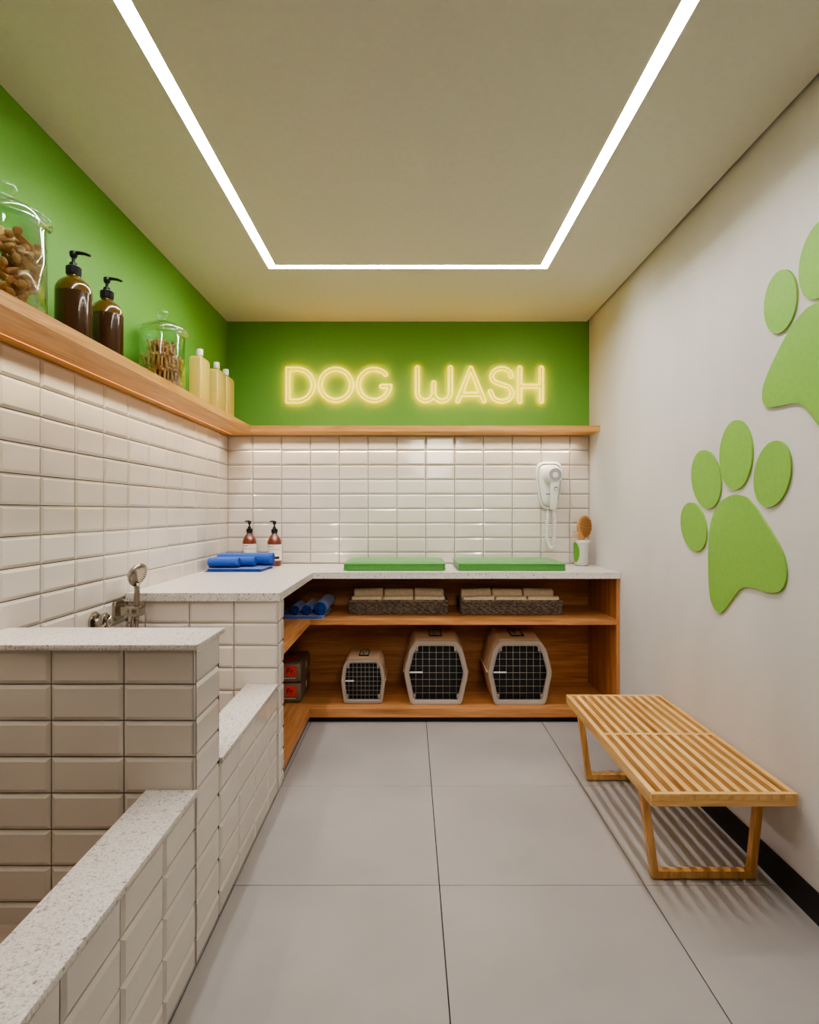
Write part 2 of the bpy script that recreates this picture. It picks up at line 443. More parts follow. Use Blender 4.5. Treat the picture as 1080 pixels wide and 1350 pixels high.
b = new(); prism(b, [(XL+.02, 2.655), (XI-.012, 2.655), (XI-.012, FYc+.02), (1.2265, FYc+.02), (1.2265, BP), (XL+.02, BP)], 0, .033, FZ)
at(obj('plinth', b, M['dark'], cab, smooth=False))  # coloured black to stand in for the shadow of the toe recess

# ------------------------------------------------------------------ slatted bench
bx0, bx1, by0, by1, bh = .768, 1.2335, 1.804, 2.786, .356
bench = thing('slatted_bench', 'low slatted ash bench on open trapezoid legs against the right wall', 'bench', ((bx0+bx1)/2, (by0+by1)/2, 0))
sw = .0195; pitch = (bx1-bx0-sw)/11
for i in range(12):
    b = new(); x = bx0+i*pitch
    box(b, x, x+sw, by0+.016, by1-.016, bh-.0405, bh, r=.0012, seg=1); at(obj('slat', b, M['benchy'], bench, smooth=False))
for y in (by0, by1-.016):
    b = new(); box(b, bx0, bx1, y, y+.016, bh-.0405, bh, r=.0012, seg=1)
    for i in range(12):     # end grain of the lapped slats
        box(b, bx0+i*pitch+.0003, bx0+i*pitch+sw-.0003, y-.0003, y+.0163, bh-.0215, bh-.0014, mi=1)
    at(obj('end_rail', b, [M['benchx'], M['endgrain']], bench, smooth=False))
b = new()
for i in range(11):
    x = bx0+i*pitch+sw; box(b, x, x+pitch-sw, 2.287, 2.303, bh-.038, bh-.0008)
at(obj('cross_rail', b, M['benchx'], bench, smooth=False))
def legframe(y0, y1):
    b = new(); zt = bh-.0405
    t0, t1, q0, q1 = .783, 1.208, .825, 1.176; lw = .024
    prism(b, [(t0, zt), (q0, .006), (q1, .006), (t1, zt), (t1-lw, zt), (q1-lw+.003, .006+lw), (q0+lw-.003, .006+lw), (t0+lw, zt)], y0, y1, FY)
    for x in (.86, 1.14): lathe(b, [(.009, 0), (.009, .007)], 16, (x, (y0+y1)/2, 0))
    return b
for y in (1.930, 2.640):
    lf = at(obj('leg', legframe(y, y+.026), M['benchz'], bench, smooth=False))
    b = new(); box(b, .80, 1.19, y, y+.026, bh-.062, bh-.041); at(obj('leg_rail', b, M['benchx'], bench, smooth=False))

# ------------------------------------------------------------------ paw prints on the right wall (y, z) coordinates
toes = [(2.4889, 1.1858, .1219, .097, 36.7), (2.385, 1.3878, .1341, .1075, 50.8), (2.1679, 1.4668, .1328, .1086, 89.3), (1.9501, 1.3795, .1165, .0952, 116.3)]
pad = [(2.161, 1.316), (2.098, 1.305), (2.041, 1.267), (1.986, 1.215), (1.927, 1.155), (1.89, 1.109), (1.873, 1.059), (1.878, 1.017), (1.901, .988), (1.935, .975), (1.986, .972), (2.041, .976), (2.098, .973), (2.143, .954), (2.201, .901), (2.245, .863), (2.275, .847), (2.314, .857), (2.344, .894), (2.359, .97), (2.362, 1.087), (2.35, 1.179), (2.314, 1.251), (2.256, 1.294), (2.206, 1.312)]
def paw(T, label):
    p = thing('paw_print', label, 'wall decoration', (XR, *[0, 0]), 0, None)
    c = T(2.16, 1.1); p.location = (XR, c[0], c[1])
    b = new(); prism(b, [T(*q) for q in catmull(pad, 6)], XR-.0075, XR-.0004, FX); at(obj('pad', b, M['paw'], p, smooth=False))
    for y, z, a, c_, an in toes:
        an = math.radians(an); P = []
        for k in range(64):
            t = 2*PI*k/64; u, v = a*math.cos(t), c_*math.sin(t)
            P.append(T(y+u*math.cos(an)-v*math.sin(an), z+u*math.sin(an)+v*math.cos(an)))
        b = new(); prism(b, P, XR-.0075, XR-.0004, FX); at(obj('toe', b, M['paw'], p, smooth=False))
paw(lambda y, z: (y, z), 'flat green paw print on the right wall, the lower whole one above the bench')
ca, sa, s_ = math.cos(math.radians(44.914)), math.sin(math.radians(44.914)), .8616
paw(lambda y, z: (s_*(y*ca-z*sa)+1.10865, s_*(y*sa+z*ca)-.28336), 'flat green paw print high on the right wall, cut off by the photo edge')

# ------------------------------------------------------------------ neon sign
sign = thing('neon_sign', 'glowing yellow double-line neon sign reading DOG WASH on the green wall', 'sign', (.04, YB, 1.997))
def arc(cx, cy, r, a0, a1, n=28): return [(cx+r*math.cos(math.radians(a0+(a1-a0)*i/n)), cy+r*math.sin(math.radians(a0+(a1-a0)*i/n))) for i in range(n+1)]
# artwork units; y grows downward as on the drawing sheet
def capU(x0, x1, y, up): # semicircle joining x0 to x1
    c, r = (x0+x1)/2, abs(x1-x0)/2
    return [(c-(x1-x0)/2*math.cos(PI*i/8), y+(-r if up else r)*math.sin(PI*i/8)) for i in range(9)]
def offset(P, d):
    out = []
    for i, p in enumerate(P):
        a = P[max(i-1, 0)]; c = P[min(i+1, len(P)-1)]; t = Vector((c[0]-a[0], c[1]-a[1])).normalized()
        out.append((p[0]-t.y*d, p[1]+t.x*d))
    return out
def stroke(P, d):
    L_, R_ = offset(P, d), offset(P, -d)
    def cap(p, q, t):
        c = Vector(((p[0]+q[0])/2, (p[1]+q[1])/2)); v = Vector(p)-c
        return [tuple(c+v*math.cos(PI*k/8)+t*d*math.sin(PI*k/8)) for k in range(1, 8)]
    te = (Vector(P[-1])-Vector(P[-2])).normalized(); ts = (Vector(P[0])-Vector(P[1])).normalized()
    return L_+cap(L_[-1], R_[-1], te)+R_[::-1]+cap(R_[0], L_[0], ts)
def rnd(P, r=5):   # soften corners of a closed outline
    out = []
    n = len(P)
    for i in range(n):
        p, a, c = Vector(P[i]), Vector(P[i-1]), Vector(P[(i+1) % n])
        u, v = a-p, c-p
        if u.length > 2.2*r and v.length > 2.2*r and abs(u.angle(v)-PI) > .3:
            s, e = p+u.normalized()*r, p+v.normalized()*r
            for k in range(5):
                t = k/4; out.append(tuple(s*(1-t)**2+p*2*t*(1-t)+e*t*t))
        else: out.append(tuple(p))
    return out
S1, S2 = 360*5.684, 540*5.684
L = []
L.append((S1, [rnd([(97, 108)]+arc(180, 241.5, 133.5, -90, 90)+[(97, 375)]), rnd([(124, 135)]+arc(180, 241.5, 106.5, -90, 90)+[(124, 348)])]))
L.append((S1, [arc(470, 240, 131, 0, 352, 48), arc(470, 240, 104, 0, 352, 44)]))
g_o = arc(757, 240, 131, -42, -360, 44); g_i = arc(757, 240, 104, -348, -42, 40)
e0, e1 = Vector(g_i[-1]), Vector(g_o[0]); cc = (e0+e1)/2; vv = e0-cc; tt = Vector((.67, .74))
L.append((S1, [rnd(g_o[:-1]+[(888, 238), (813, 238)]+[(813-13*math.sin(PI*k/6), 251-13*math.cos(PI*k/6)) for k in range(1, 6)]+[(813, 264)]+g_i+[tuple(cc+vv*math.cos(PI*k/6)+tt*13.5*math.sin(PI*k/6)) for k in range(1, 6)], 4)]))
W = capU(45, 72, 112, True)+arc(120, 298, 48, 180, 0, 20)+capU(168, 195, 225, True)+arc(244, 298, 49, 180, 0, 20)+capU(293, 321, 112, True)
W += arc(244, 298, 77, 0, 143, 20)+arc(120, 298, 75, 36, 180, 20)
L.append((S2, [W]))
A = [(448, 112), (453, 104), (460, 101), (467, 104), (472, 112), (573, 356), (574, 368), (562, 376), (550, 370), (531, 325), (391, 325), (373, 370), (361, 376), (348, 368), (349, 356)]
L.append((S2, [A, rnd([(460, 146), (405, 298), (517, 298)], 3)]))
S = catmull([(766, 178), (748, 138), (697, 117), (640, 134), (616, 175), (635, 213), (695, 238), (745, 258), (770, 300), (750, 345), (692, 364), (635, 345), (607, 290)], 6, False)
L.append((S2, [stroke(S, 13)]))
Hh = capU(813, 841, 114, True)+[(841, 237), (976, 237)]+capU(976, 1003, 114, True)+capU(1003, 976, 364, False)+[(976, 263), (841, 263)]+capU(841, 813, 364, False)
L.append((S2, [rnd(Hh, 5)]))
YS = YB-.024; k_ = YS/750
for off, outs in L:
    b = new()
    for P in outs:
        # resample so the tube keeps an even section
        Q = [Vector(p) for p in P]; R_ = []
        for i in range(len(Q)):
            a, c = Q[i], Q[(i+1) % len(Q)]; d = (c-a).length
            if d < .5: continue
            for s in range(max(1, int(d/9))): R_.append(a+(c-a)*s/max(1, int(d/9)))
        pts = [(((p.x+off)/5.684-540)*k_, YS, H+(675-(p.y/5.684+465))*k_) for p in R_]
        tube(b, pts, .0056, 8, closed=True)
    at(obj('letter', b, M['neon'], sign, smooth='all'))

# ------------------------------------------------------------------ things on the wall shelf
Z = SZ1
def jar(loc, label):
    t = thing('glass_jar', label, 'jar', loc)
    b = new()
    lathe(b, [(.0, .0), (.092, .0), (.099, .008), (.100, .02), (.100, .235), (.097, .248), (.101, .256), (.1035, .262), (.0985, .262), (.094, .256), (.0925, .247), (.096, .235), (.096, .022), (.09, .013), (0, .013)], 56, cap=False)
    obj('body', b, M['glass'], t, smooth='all')
    b = new()
    lathe(b, [(.088, .250), (.0905, .2655), (.112, .2665), (.1155, .271), (.112, .2765), (.092, .290), (.062, .307), (.036, .318), (.024, .322), (.016, .328), (.0165, .336), (.026, .345), (.029, .355), (.026, .365), (.015, .371), (0, .373)], 56, cap=False)
    lathe(b, [(.088, .250), (.086, .268), (.09, .286), (.062, .302), (.034, .313), (0, .316)], 56, cap=False)
    obj('lid', b, M['glass'], t, smooth='all')
    return t
J1 = Vector((-1.147, 1.616, Z)); J2 = Vector((-1.147, 2.640, Z))
jar(J1, 'large lidded glass jar of bone biscuits, nearest on the left shelf')
jar(J2, 'lidded glass jar of thin chew sticks between brown and cream bottles on shelf')
def bone_mesh(l, r, lobe, fl=.75, nm='bone'):
    b = new()
    tube(b, [(-l/2, 0, 0), (-l/4, 0, 0), (0, 0, 0), (l/4, 0, 0), (l/2, 0, 0)], r, 10, radii=[r*1.1, r, r*.95, r, r*1.1])
    for sx in (-1, 1):
        for sy in (-1, 1):
            v = bmesh.ops.create_icosphere(b, subdivisions=2, radius=lobe, matrix=Matrix.Translation((sx*l/2, sy*lobe*.88, 0)))['verts']
    for v in b.verts: v.co.z *= fl
    bmesh.ops.recalc_face_normals(b, faces=b.faces)
    me = bpy.data.meshes.new(nm); b.to_mesh(me); b.free()
    for p in me.polygons: p.use_smooth = True
    return me
BL = .088
bm1 = bone_mesh(BL, .0098, .0138, .62, 'dog_biscuit'); bm1.materials.append(M['bone'])
n = 0; rng = random.Random(4)
placed = []; D_ = .0215
for k in range(60):
    best = None
    for tr in range(60):
        a, r = rng.uniform(0, 2*PI), .07*math.sqrt(rng.random())
        ang = rng.uniform(0, 2*PI); tilt = rng.uniform(.1, 1.0)
        dv = Vector((math.cos(ang)*math.cos(tilt), math.sin(ang)*math.cos(tilt), math.sin(tilt)))
        c = Vector((r*math.cos(a), r*math.sin(a), 0)); ex = [c+dv*BL*q for q in (-.52, -.26, 0, .26, .52)]
        if max(math.hypot(e.x, e.y) for e in ex) > .079: continue
        z = .028-min(e.z for e in ex)
        for q in placed:
            for f in q:
                for e in ex:
                    h2 = (e.x-f.x)**2+(e.y-f.y)**2
                    if h2 < D_*D_: z = max(z, f.z+math.sqrt(D_*D_-h2)-e.z)
        top = z+max(e.z for e in ex)
        if best is None or top < best[0]: best = (top, z, ex, dv, c)
    if best is None or best[0] > .232: continue
    top, z, ex, dv, c = best
    placed.append([e+Vector((0, 0, z)) for e in ex])
    o = bpy.data.objects.new('dog_biscuit', bm1); COL.objects.link(o)
    o.location = J1+c+Vector((0, 0, z)); qt = dv.to_track_quat('X', 'Z'); o.rotation_euler = (qt.to_matrix().to_4x4() @ Matrix.Rotation(rng.uniform(.2, 1.3), 4, 'X')).to_euler()
    tag(o, 'bone-shaped brown dog biscuit in the large nearest glass jar', 'dog biscuit', 'bone biscuits in the large jar'); n += 1
print('biscuits', n)
bm2 = bone_mesh(.058, .0056, .0080, .95, 'chew_stick'); bm2.materials.append(M['stick'])
n = 0
for layer in range(3):
    for i in range(-6, 7):
        for j in range(-6, 7):
            x, y = .0195*(i+.5*(j % 2)+.25*layer), .0172*(j+.33*layer)
            rr = math.hypot(x, y)
            if rr > (.083, .082, .060)[layer]: continue
            o = bpy.data.objects.new('chew_stick', bm2); COL.objects.link(o)
            o.location = J2+Vector((x+rng.uniform(-.002, .002), y+rng.uniform(-.002, .002), .050+.060*layer+(rng.uniform(-.001, .012) if layer == 0 else rng.uniform(-.006, .022))))
            o.rotation_euler = (rng.uniform(-.22, .22), PI/2+rng.uniform(-.22, .22), rng.uniform(0, PI))
            tag(o, 'thin reddish-brown chew stick with knotted ends in the farther glass jar', 'chew stick', 'chew sticks in the farther jar'); n += 1
print('sticks', n)

def pump_bottle(name, label, loc, s=1., mats=('brownb', 'browntop'), rotz=0, lab=False, spout=-1, group=None):
    t = thing(name, label, 'bottle', loc, rotz, group)
    b = new()
    if not lab:
        lathe(b, [(0, 0), (.050, 0), (.0555, .006), (.0555, .175)], 40, cap=False)
        lathe(b, [(.0555, .175), (.054, .192), (.046, .209), (.030, .224), (.019, .232), (.0175, .240)], 40, mi=1, cap=False)
        z0 = .238; cr = .0215
    else:
        lathe(b, [(0, 0), (.036, 0), (.043, .006), (.045, .014), (.045, .145), (.043, .16), (.035, .18), (.022, .197), (.0165, .205), (.0165, .212)], 40, cap=False)
        z0 = .209; cr = .0185
    for v in b.verts: v.co *= s
    obj('body', b, [M[mats[0]], M[mats[1]]], t)
    if lab:
        b = new()
        P = [(.0456*math.cos(a)*s, .0456*math.sin(a)*s) for a in [PI*(1.5+q) for q in [(-.72+1.44*i/28) for i in range(29)]]]
        A_ = [b.verts.new((x, y, .036*s)) for x, y in P]; B_ = [b.verts.new((x, y, .138*s)) for x, y in P]
        for i in range(28): b.faces.new((A_[i], A_[i+1], B_[i+1], B_[i]))
        # printed lines and band
        def band(a0, a1, z0_, z1_):
            n_ = 8; rr = .0461*s
            q = [(rr*math.cos(PI*1.5+a0+(a1-a0)*i/n_), rr*math.sin(PI*1.5+a0+(a1-a0)*i/n_)) for i in range(n_+1)]
            A2 = [b.verts.new((x, y, z0_*s)) for x, y in q]; B2 = [b.verts.new((x, y, z1_*s)) for x, y in q]
            for i in range(n_): b.faces.new((A2[i], A2[i+1], B2[i+1], B2[i])).material_index = 1
        band(-.35, .95, .046, .062); band(-.75, 1.0, .1065, .108)
        for q in range(5): band(-.75+q*.17, -.75+q*.17+.11, .124, .129)
        band(-.9, -.45, .081, .0835)
        band(-.95, -.85, .072, .098); band(-1.15, -1.02, .078, .092); band(-.80, -.70, .070, .079); band(-.80, -.70, .088, .097)
        obj('paper_label', b, [M['label'], M['ink']], t, smooth='all')
    p = new()
    lathe(p, [(cr, z0), (cr*1.02, z0+.002), (cr*1.02, z0+.026), (cr*.8, z0+.029)], 28)
    for i in range(24):
        a = 2*PI*i/24
        c, s2 = math.cos(a)*cr*1.03, math.sin(a)*cr*1.03
        tube(p, [(c, s2, z0+.003), (c, s2, z0+.025)], .0011, 4)
    lathe(p, [(cr*.62, z0+.029), (cr*.55, z0+.04), (.0055, z0+.041), (.0055, z0+.062)], 20)
    lathe(p, [(.007, z0+.056), (.0115, z0+.062), (.0125, z0+.074), (.0105, z0+.078), (0, z0+.079)], 20)
    sx = spout
    if not lab: tube(p, [(0, 0, z0+.0735), (sx*.018, 0, z0+.074), (sx*.038, 0, z0+.071), (sx*.056, 0, z0+.064)], .005, 10, radii=[.0075, .006, .005, .004])
    else: tube(p, [(0, 0, z0+.075), (sx*.015, 0, z0+.076), (sx*.03, 0, z0+.0745)], .004, 10, radii=[.007, .005, .0038])
    for v in p.verts: v.co *= s
    obj('pump', p, M['black'], t)
    return t
pump_bottle('pump_bottle', 'dark brown pump bottle on left shelf, right beside the biscuit jar', (-1.15, 1.947, Z), 1.03, spout=1)
pump_bottle('pump_bottle', 'dark brown pump bottle on left shelf, nearer the chew stick jar', (-1.15, 2.162, Z), 1.03, spout=1)
def square_bottle(label, loc):
    t = thing('square_bottle', label, 'bottle', loc)
    b = new(); secs = [(0, .95), (.004, 1), (.258, 1), (.268, .96), (.278, .82), (.284, .5), (.286, .3)]
    rings = []
    for z, k in secs: rings.append([b.verts.new((u*k, v*k, z)) for u, v in rrect(.066, .144, .007, 3)])
    for A_, B_ in zip(rings, rings[1:]):
        for i in range(len(A_)): b.faces.new((A_[i], A_[(i+1) % len(A_)], B_[(i+1) % len(B_)], B_[i]))
    b.faces.new(rings[0]); b.faces.new(rings[-1]); lathe(b, [(.014, .285), (.014, .294)], 20)
    obj('body', b, M['yellow'], t)
    b = new(); lathe(b, [(.0175, .293), (.0185, .295), (.0185, .325), (.0165, .328), (0, .328)], 28); obj('cap', b, M['whitep'], t)
for y, lb in ((3.125, 'cream square bottle with white cap on shelf, nearest of the three'), (3.397, 'cream square bottle with white cap on shelf, the middle of three'), (3.567, 'cream square bottle with white cap on shelf, farthest in the corner')):
    square_bottle(lb, (-1.1525, y, Z))

# ------------------------------------------------------------------ things on the worktop
zc = CT
pump_bottle('soap_bottle', 'amber pump bottle with white label behind blue towels, the left one', (-1.086, 3.86, zc), 1.04, ('amber', 'amber'), 0, True)
pump_bottle('soap_bottle', 'amber pump bottle with white label and dark band, the right one', (-.900, 3.79, zc), 1.04, ('amber', 'amber'), 0, True)

def cushion(label, x0, x1, y0, y1, group=None):
    w, d, h = x1-x0, y1-y0, .052
    t = thing('dog_cushion', label, 'cushion', ((x0+x1)/2, (y0+y1)/2, zc))
    b = new(); nx, ny = 28, 14
    def zt(u, v): return h*(.82+.18*(max(0, 1-abs(u)**4)*max(0, 1-abs(v)**4))**.5)
    O = rrect(w, d, .018, 5); rings = []
    for z, k in ((.0, -.005), (.004, -.001), (.010, 0), (.034, 0), (.041, -.0005)):
        rings.append([b.verts.new((u*(1+2*k/w), v*(1+2*k/d), z)) for u, v in O])
    for k, zz_ in ((.992, .0435), (.96, .0455), (.85, .049), (.6, .052), (.3, .053)):
        rings.append([b.verts.new((u*k, v*k, zz_)) for u, v in O])
    for A_, B_ in zip(rings, rings[1:]):
        for i in range(len(A_)): b.faces.new((A_[i], A_[(i+1) % len(A_)], B_[(i+1) % len(B_)], B_[i]))
    b.faces.new(rings[0]); b.faces.new(rings[-1])
    obj('pad', b, M['cushion'], t)
    b = new()
    for z in (.0075, .0405): tube(b, [(u*1.003, v*1.003, z) for u, v in O], .0032, 8, closed=True)
    obj('piping', b, M['cushion'], t, smooth='all')
cushion('thin green dog cushion on the worktop, the left one', -.402, .218, 3.462, 3.90)
cushion('thin green dog cushion on the worktop, beside the hairdryer', .300, .953, 3.462, 3.90)

def towel_mesh(r, l, turns=3.6, name='rolled_towel', seedv=0):
    """rolled towel along +y, spiral section, resting at z = 0"""
    b = new(); rr = random.Random(seedv); n_ = int(turns*20); th = r/turns
    def sp(t, inner=0): return max(.0015, r-th*t-inner)
    prof = []
    for i in range(n_+1):
        t = turns*i/n_; a = -PI/2+2*PI*t; prof.append((sp(t)*math.cos(a), r+sp(t)*math.sin(a)))
    ny = 12; cols = []
    for j in range(ny+1):
        y = l*j/ny; k = 1+.015*math.sin(j*1.7+seedv)
        if j in (0, ny): k *= .985
        cols.append([b.verts.new((x*k, y, z)) for x, z in prof])
    for A_, B_ in zip(cols, cols[1:]):
        for i in range(len(A_)-1): b.faces.new((A_[i], A_[i+1], B_[i+1], B_[i]))
    bmesh.ops.recalc_face_normals(b, faces=b.faces)
    fs = list(b.faces)
    me = bpy.data.meshes.new(name); b.to_mesh(me); b.free(); return me
def rolled(label, r, l, loc, rotz, seedv, group):
    o = link('rolled_towel', towel_mesh(r, l, 3.2 if r < .038 else 4.2, seedv=seedv), [M['towel'], M['toweld']], smooth='all')
    o.location = loc; o.rotation_euler = (0, 0, rotz)
    md = o.modifiers.new('s', 'SOLIDIFY'); md.thickness = .0058; md.offset = -1; md.material_offset_rim = 1
    return tag(o, label, 'towel', group)
def folded(label, pts, z, layers=3, group=None):
    b = new(); zz_ = z
    for k in range(layers):
        sh_ = .006*((k*7) % 3-1)
        c = Vector((sum(p[0] for p in pts)/len(pts), sum(p[1] for p in pts)/len(pts)))
        P = [tuple(c+(Vector(p)-c)*(1-.02*((k*5) % 3))+Vector((sh_, 0))) for p in pts]
        h_ = .0058
        prism(b, P, zz_, zz_+h_, FZ); zz_ += h_+.0006
    bmesh.ops.bevel(b, geom=[e for e in b.edges], offset=.002, segments=2, affect='EDGES')
    o = obj('folded_towel', b, M['towel']); return tag(o, label, 'towel', group)
# counter set: rolls lie along x
folded('flat folded blue towel under the rolls on the worktop', [(-1.215, 3.385), (-.885, 3.385), (-.872, 3.66), (-1.215, 3.66)], zc, 3)
zt_ = zc+.0196
rolled('short blue rolled towel on the worktop, front of three', .0335, .185, (-1.034, 3.452, zt_), PI/2, 1, None)
rolled('middle blue rolled towel on the worktop, between two others', .0335, .255, (-.955, 3.523, zt_), PI/2, 2, None)
rolled('longest blue rolled towel on the worktop, rearmost against the soap bottles', .043, .35, (-.862, 3.604, zt_), PI/2, 3, None)
# shelf set: rolls point to the back
zs = .6125
folded('flat folded dark blue towel under the rolls on the middle shelf', [(-.90, 3.395), (-.515, 3.395), (-.505, 3.72), (-.90, 3.72)], zs, 2)
zt_ = zs+.0132
rolled('short blue rolled towel on the middle shelf, left of three', .033, .21, (-.696, 3.43, zt_), 0, 4, None)
rolled('blue rolled towel on the middle shelf, middle of three', .034, .27, (-.6245, 3.43, zt_), 0, 5, None)
rolled('thickest blue rolled towel on the middle shelf, right of three', .043, .36, (-.543, 3.43, zt_), -.02, 6, None)

# hairdryer on the tiles
hx, hz, hy = .960, 1.430, YB-.0095
dr = thing('hair_dryer', 'white wall-mounted hairdryer with coiled cord above the right cushion', 'hairdryer', (hx, hy, hz))
b = new()
plate = catmull([(0, .166), (.055, .162), (.083, .135), (.089, .07), (.078, -.03), (.058, -.125), (.035, -.156), (0, -.160), (-.035, -.156), (-.058, -.125), (-.078, -.03), (-.089, .07), (-.083, .135), (-.055, .162)], 5)
rings = []
for k, d in ((.985, 0), (1, .008), (1, .030), (.96, .040), (.90, .044), (.86, .042), (.84, .046), (.78, .058), (.60, .070), (.3, .075)):
    rings.append([b.verts.new((u*k, -d, v*k)) for u, v in plate])
for q, (A_, B_) in enumerate(zip(rings, rings[1:])):
    for i in range(len(A_)):
        f = b.faces.new((A_[i], A_[(i+1) % len(A_)], B_[(i+1) % len(B_)], B_[i]))
        if q == 4: f.material_index = 1
b.faces.new(rings[0]); b.faces.new(rings[-1])
obj('wall_holder', b, [M['dryer'], M['greyp']], dr)
b = new()
RXm = Matrix.Rotation(PI/2, 4, 'X')    # z axis -> -y (towards the room)
def toroom(x, z, d): return Matrix.Translation((x, -d, z)) @ RXm
lathe(b, [(.062, 0), (.065, .006), (.064, .05), (.060, .075), (.0525, .09), (.049, .097), (.045, .100), (0, .1005)], 40, mtx=toroom(.010, .068, .055))
obj('motor_body', b, M['dryer'], dr)
gr = new()
lathe(gr, [(.044, 0), (.044, .003), (0, .0036)], 36, mtx=toroom(.010, .068, .1545))
g1 = obj('air_grille', gr, M['whitep'], dr)
gr = new()
for ring, cnt in ((.038, 26), (.0305, 22), (.0225, 16)):
    for i in range(cnt):
        a = 2*PI*i/cnt
        lathe(gr, [(.0034, 0), (.0034, .0014)], 6, mtx=toroom(.010+ring*math.cos(a), .068+ring*math.sin(a), .1577))
gh = obj('grille_hole', gr, M['dark'], dr); gh['kind'] = 'stuff'
b = new()
rings = []
for z, x, w, d, y in ((.050, .014, .040, .05, .125), (.025, .013, .058, .044, .128), (0, .012, .057, .04, .126), (-.05, .011, .052, .036, .120), (-.10, .010, .047, .033, .113), (-.157, .006, .043, .030, .106), (-.163, .006, .036, .024, .105)):
    rings.append([b.verts.new((x+u, -y+v, z)) for u, v in rrect(w, d, .01, 4)])
for A_, B_ in zip(rings, rings[1:]):
    for i in range(len(A_)): b.faces.new((A_[i], A_[(i+1) % len(A_)], B_[(i+1) % len(B_)], B_[i]))
b.faces.new(rings[0]); b.faces.new(rings[-1])
hd = obj('handle', b, M['dryer'], dr)
b = new(); box(b, .005, .026, -.152, -.146, -.037, -.011, r=.001, mi=1); box(b, .009, .022, -.155, -.150, -.035, -.020, r=.001)
obj('switch', b, [M['whitep'], M['greyp']], hd)
b = new(); box(b, -.034, -.002, -.075, -.062, -.062, -.054, r=.001)
obj('hook_slot', b, M['greyp'], dr)
# coiled cord: centre line down, round and back up, with helix round it
def helix(path, rad, turns, n_=900):
    P = [Vector(p) for p in catmull(path, 24, False)]
    ds = [0]
    for a, c in zip(P, P[1:]): ds.append(ds[-1]+(c-a).length)
    Lh = ds[-1]; out = []; j = 0
    for i in range(n_+1):
        s = Lh*i/n_
        while j < len(P)-2 and ds[j+1] < s: j += 1
        t = (s-ds[j])/max(1e-9, ds[j+1]-ds[j]); p = P[j].lerp(P[j+1], t); tg = (P[j+1]-P[j]).normalized()
        n1 = tg.cross(Vector((0, 1, 0))).normalized(); n2 = tg.cross(n1); f = min(1, 14*s/Lh, 14*(Lh-s)/Lh)
        a = 2*PI*turns*i/n_
        out.append(p+(n1*math.cos(a)+n2*math.sin(a))*rad*f)
    return out
b = new()
tube(b, helix([(-.012, -.03, -.155), (-.014, -.045, -.20), (-.026, -.05, -.30), (-.022, -.05, -.37), (.0, -.055, -.424), (.018, -.062, -.41), (.022, -.075, -.34), (.020, -.09, -.22), (.008, -.105, -.162)], .0095, 40, 800), .0042, 6)
obj('coiled_cord', b, M['whitep'], dr, smooth='all')

# cup with brush and comb
cx, cy = 1.148, 3.80
cup = thing('tumbler', 'white glazed cup with a green spot holding brush and comb on worktop', 'cup', (cx, cy, zc))
b = new(); lathe(b, [(0, .002), (.040, .002), (.046, .010), (.053, .150), (.056, .172), (.0525, .172), (.049, .150), (.042, .014), (0, .010)], 44, cap=False)
obj('body', b, M['cup'], cup, smooth='all')
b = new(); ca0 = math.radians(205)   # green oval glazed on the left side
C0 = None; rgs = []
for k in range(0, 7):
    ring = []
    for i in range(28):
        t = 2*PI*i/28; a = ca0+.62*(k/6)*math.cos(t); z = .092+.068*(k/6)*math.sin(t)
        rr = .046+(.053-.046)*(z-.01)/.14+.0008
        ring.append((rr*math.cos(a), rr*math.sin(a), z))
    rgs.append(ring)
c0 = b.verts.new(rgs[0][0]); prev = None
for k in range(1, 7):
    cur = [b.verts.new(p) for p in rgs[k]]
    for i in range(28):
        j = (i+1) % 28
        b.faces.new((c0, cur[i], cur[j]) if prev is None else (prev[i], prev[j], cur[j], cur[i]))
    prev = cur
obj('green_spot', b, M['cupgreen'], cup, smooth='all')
def brush():
    t = thing('pet_brush', 'round wooden pin brush standing in the white cup', 'brush', (cx+.008, cy+.008, zc+.02), math.radians(8))
    b = new(); O = [(.052*math.cos(2*PI*i/36), .240+.076*math.sin(2*PI*i/36)) for i in range(36)]
    prism(b, O, -.008, .008, FY, r=.003)
    tube(b, [(0, 0, .0), (0, 0, .09), (0, 0, .165)], .009, 12, radii=[.008, .010, .010]); obj('handle', b, M['brushw'], t)
    b = new(); O = [(.044*math.cos(2*PI*i/32), .240+.067*math.sin(2*PI*i/32)) for i in range(32)]
    prism(b, O, -.0125, -.008, FY, r=.002); obj('pad', b, M['brushp'], t)
    b = new()
    for i in range(-4, 5):
        for j in range(-6, 7):
            x, z = i*.0105+(.00525 if j % 2 else 0), j*.0105
            if (x/.042)**2+(z/.064)**2 < 1: tube(b, [(x, -.012, .240+z), (x*1.06, -.024, .240+z*1.03)], .0020, 5)
    o = obj('bristles', b, M['bristle'], t, smooth=False); o['kind'] = 'stuff'
    t.rotation_euler = (math.radians(-4), math.radians(6), math.radians(12))
brush()
def comb():
    t = thing('pet_comb', 'small orange-brown wooden claw comb standing in the white cup', 'comb', (cx-.012, cy-.026, zc+.03), 0)
    b = new(); prism(b, [(-.012, 0), (.012, 0), (.022, .13), (.021, .165), (.010, .195), (-.004, .205), (-.012, .203), (-.008, .15), (-.014, .12)], -.004, .004, FY, r=.0015)
    obj('handle', b, M['brushw'], t)
    for k in range(4):
        b = new(); z = .200-k*.019; tube(b, [(-.006, 0, z-.002), (-.026, 0, z), (-.040, 0, z-.001), (-.048, 0, z-.004)], .003, 6, radii=[.0045, .0034, .0026, .0012]); obj('tooth', b, M['brushw'], t)
    t.rotation_euler = (math.radians(3), math.radians(-3), 0)
comb()

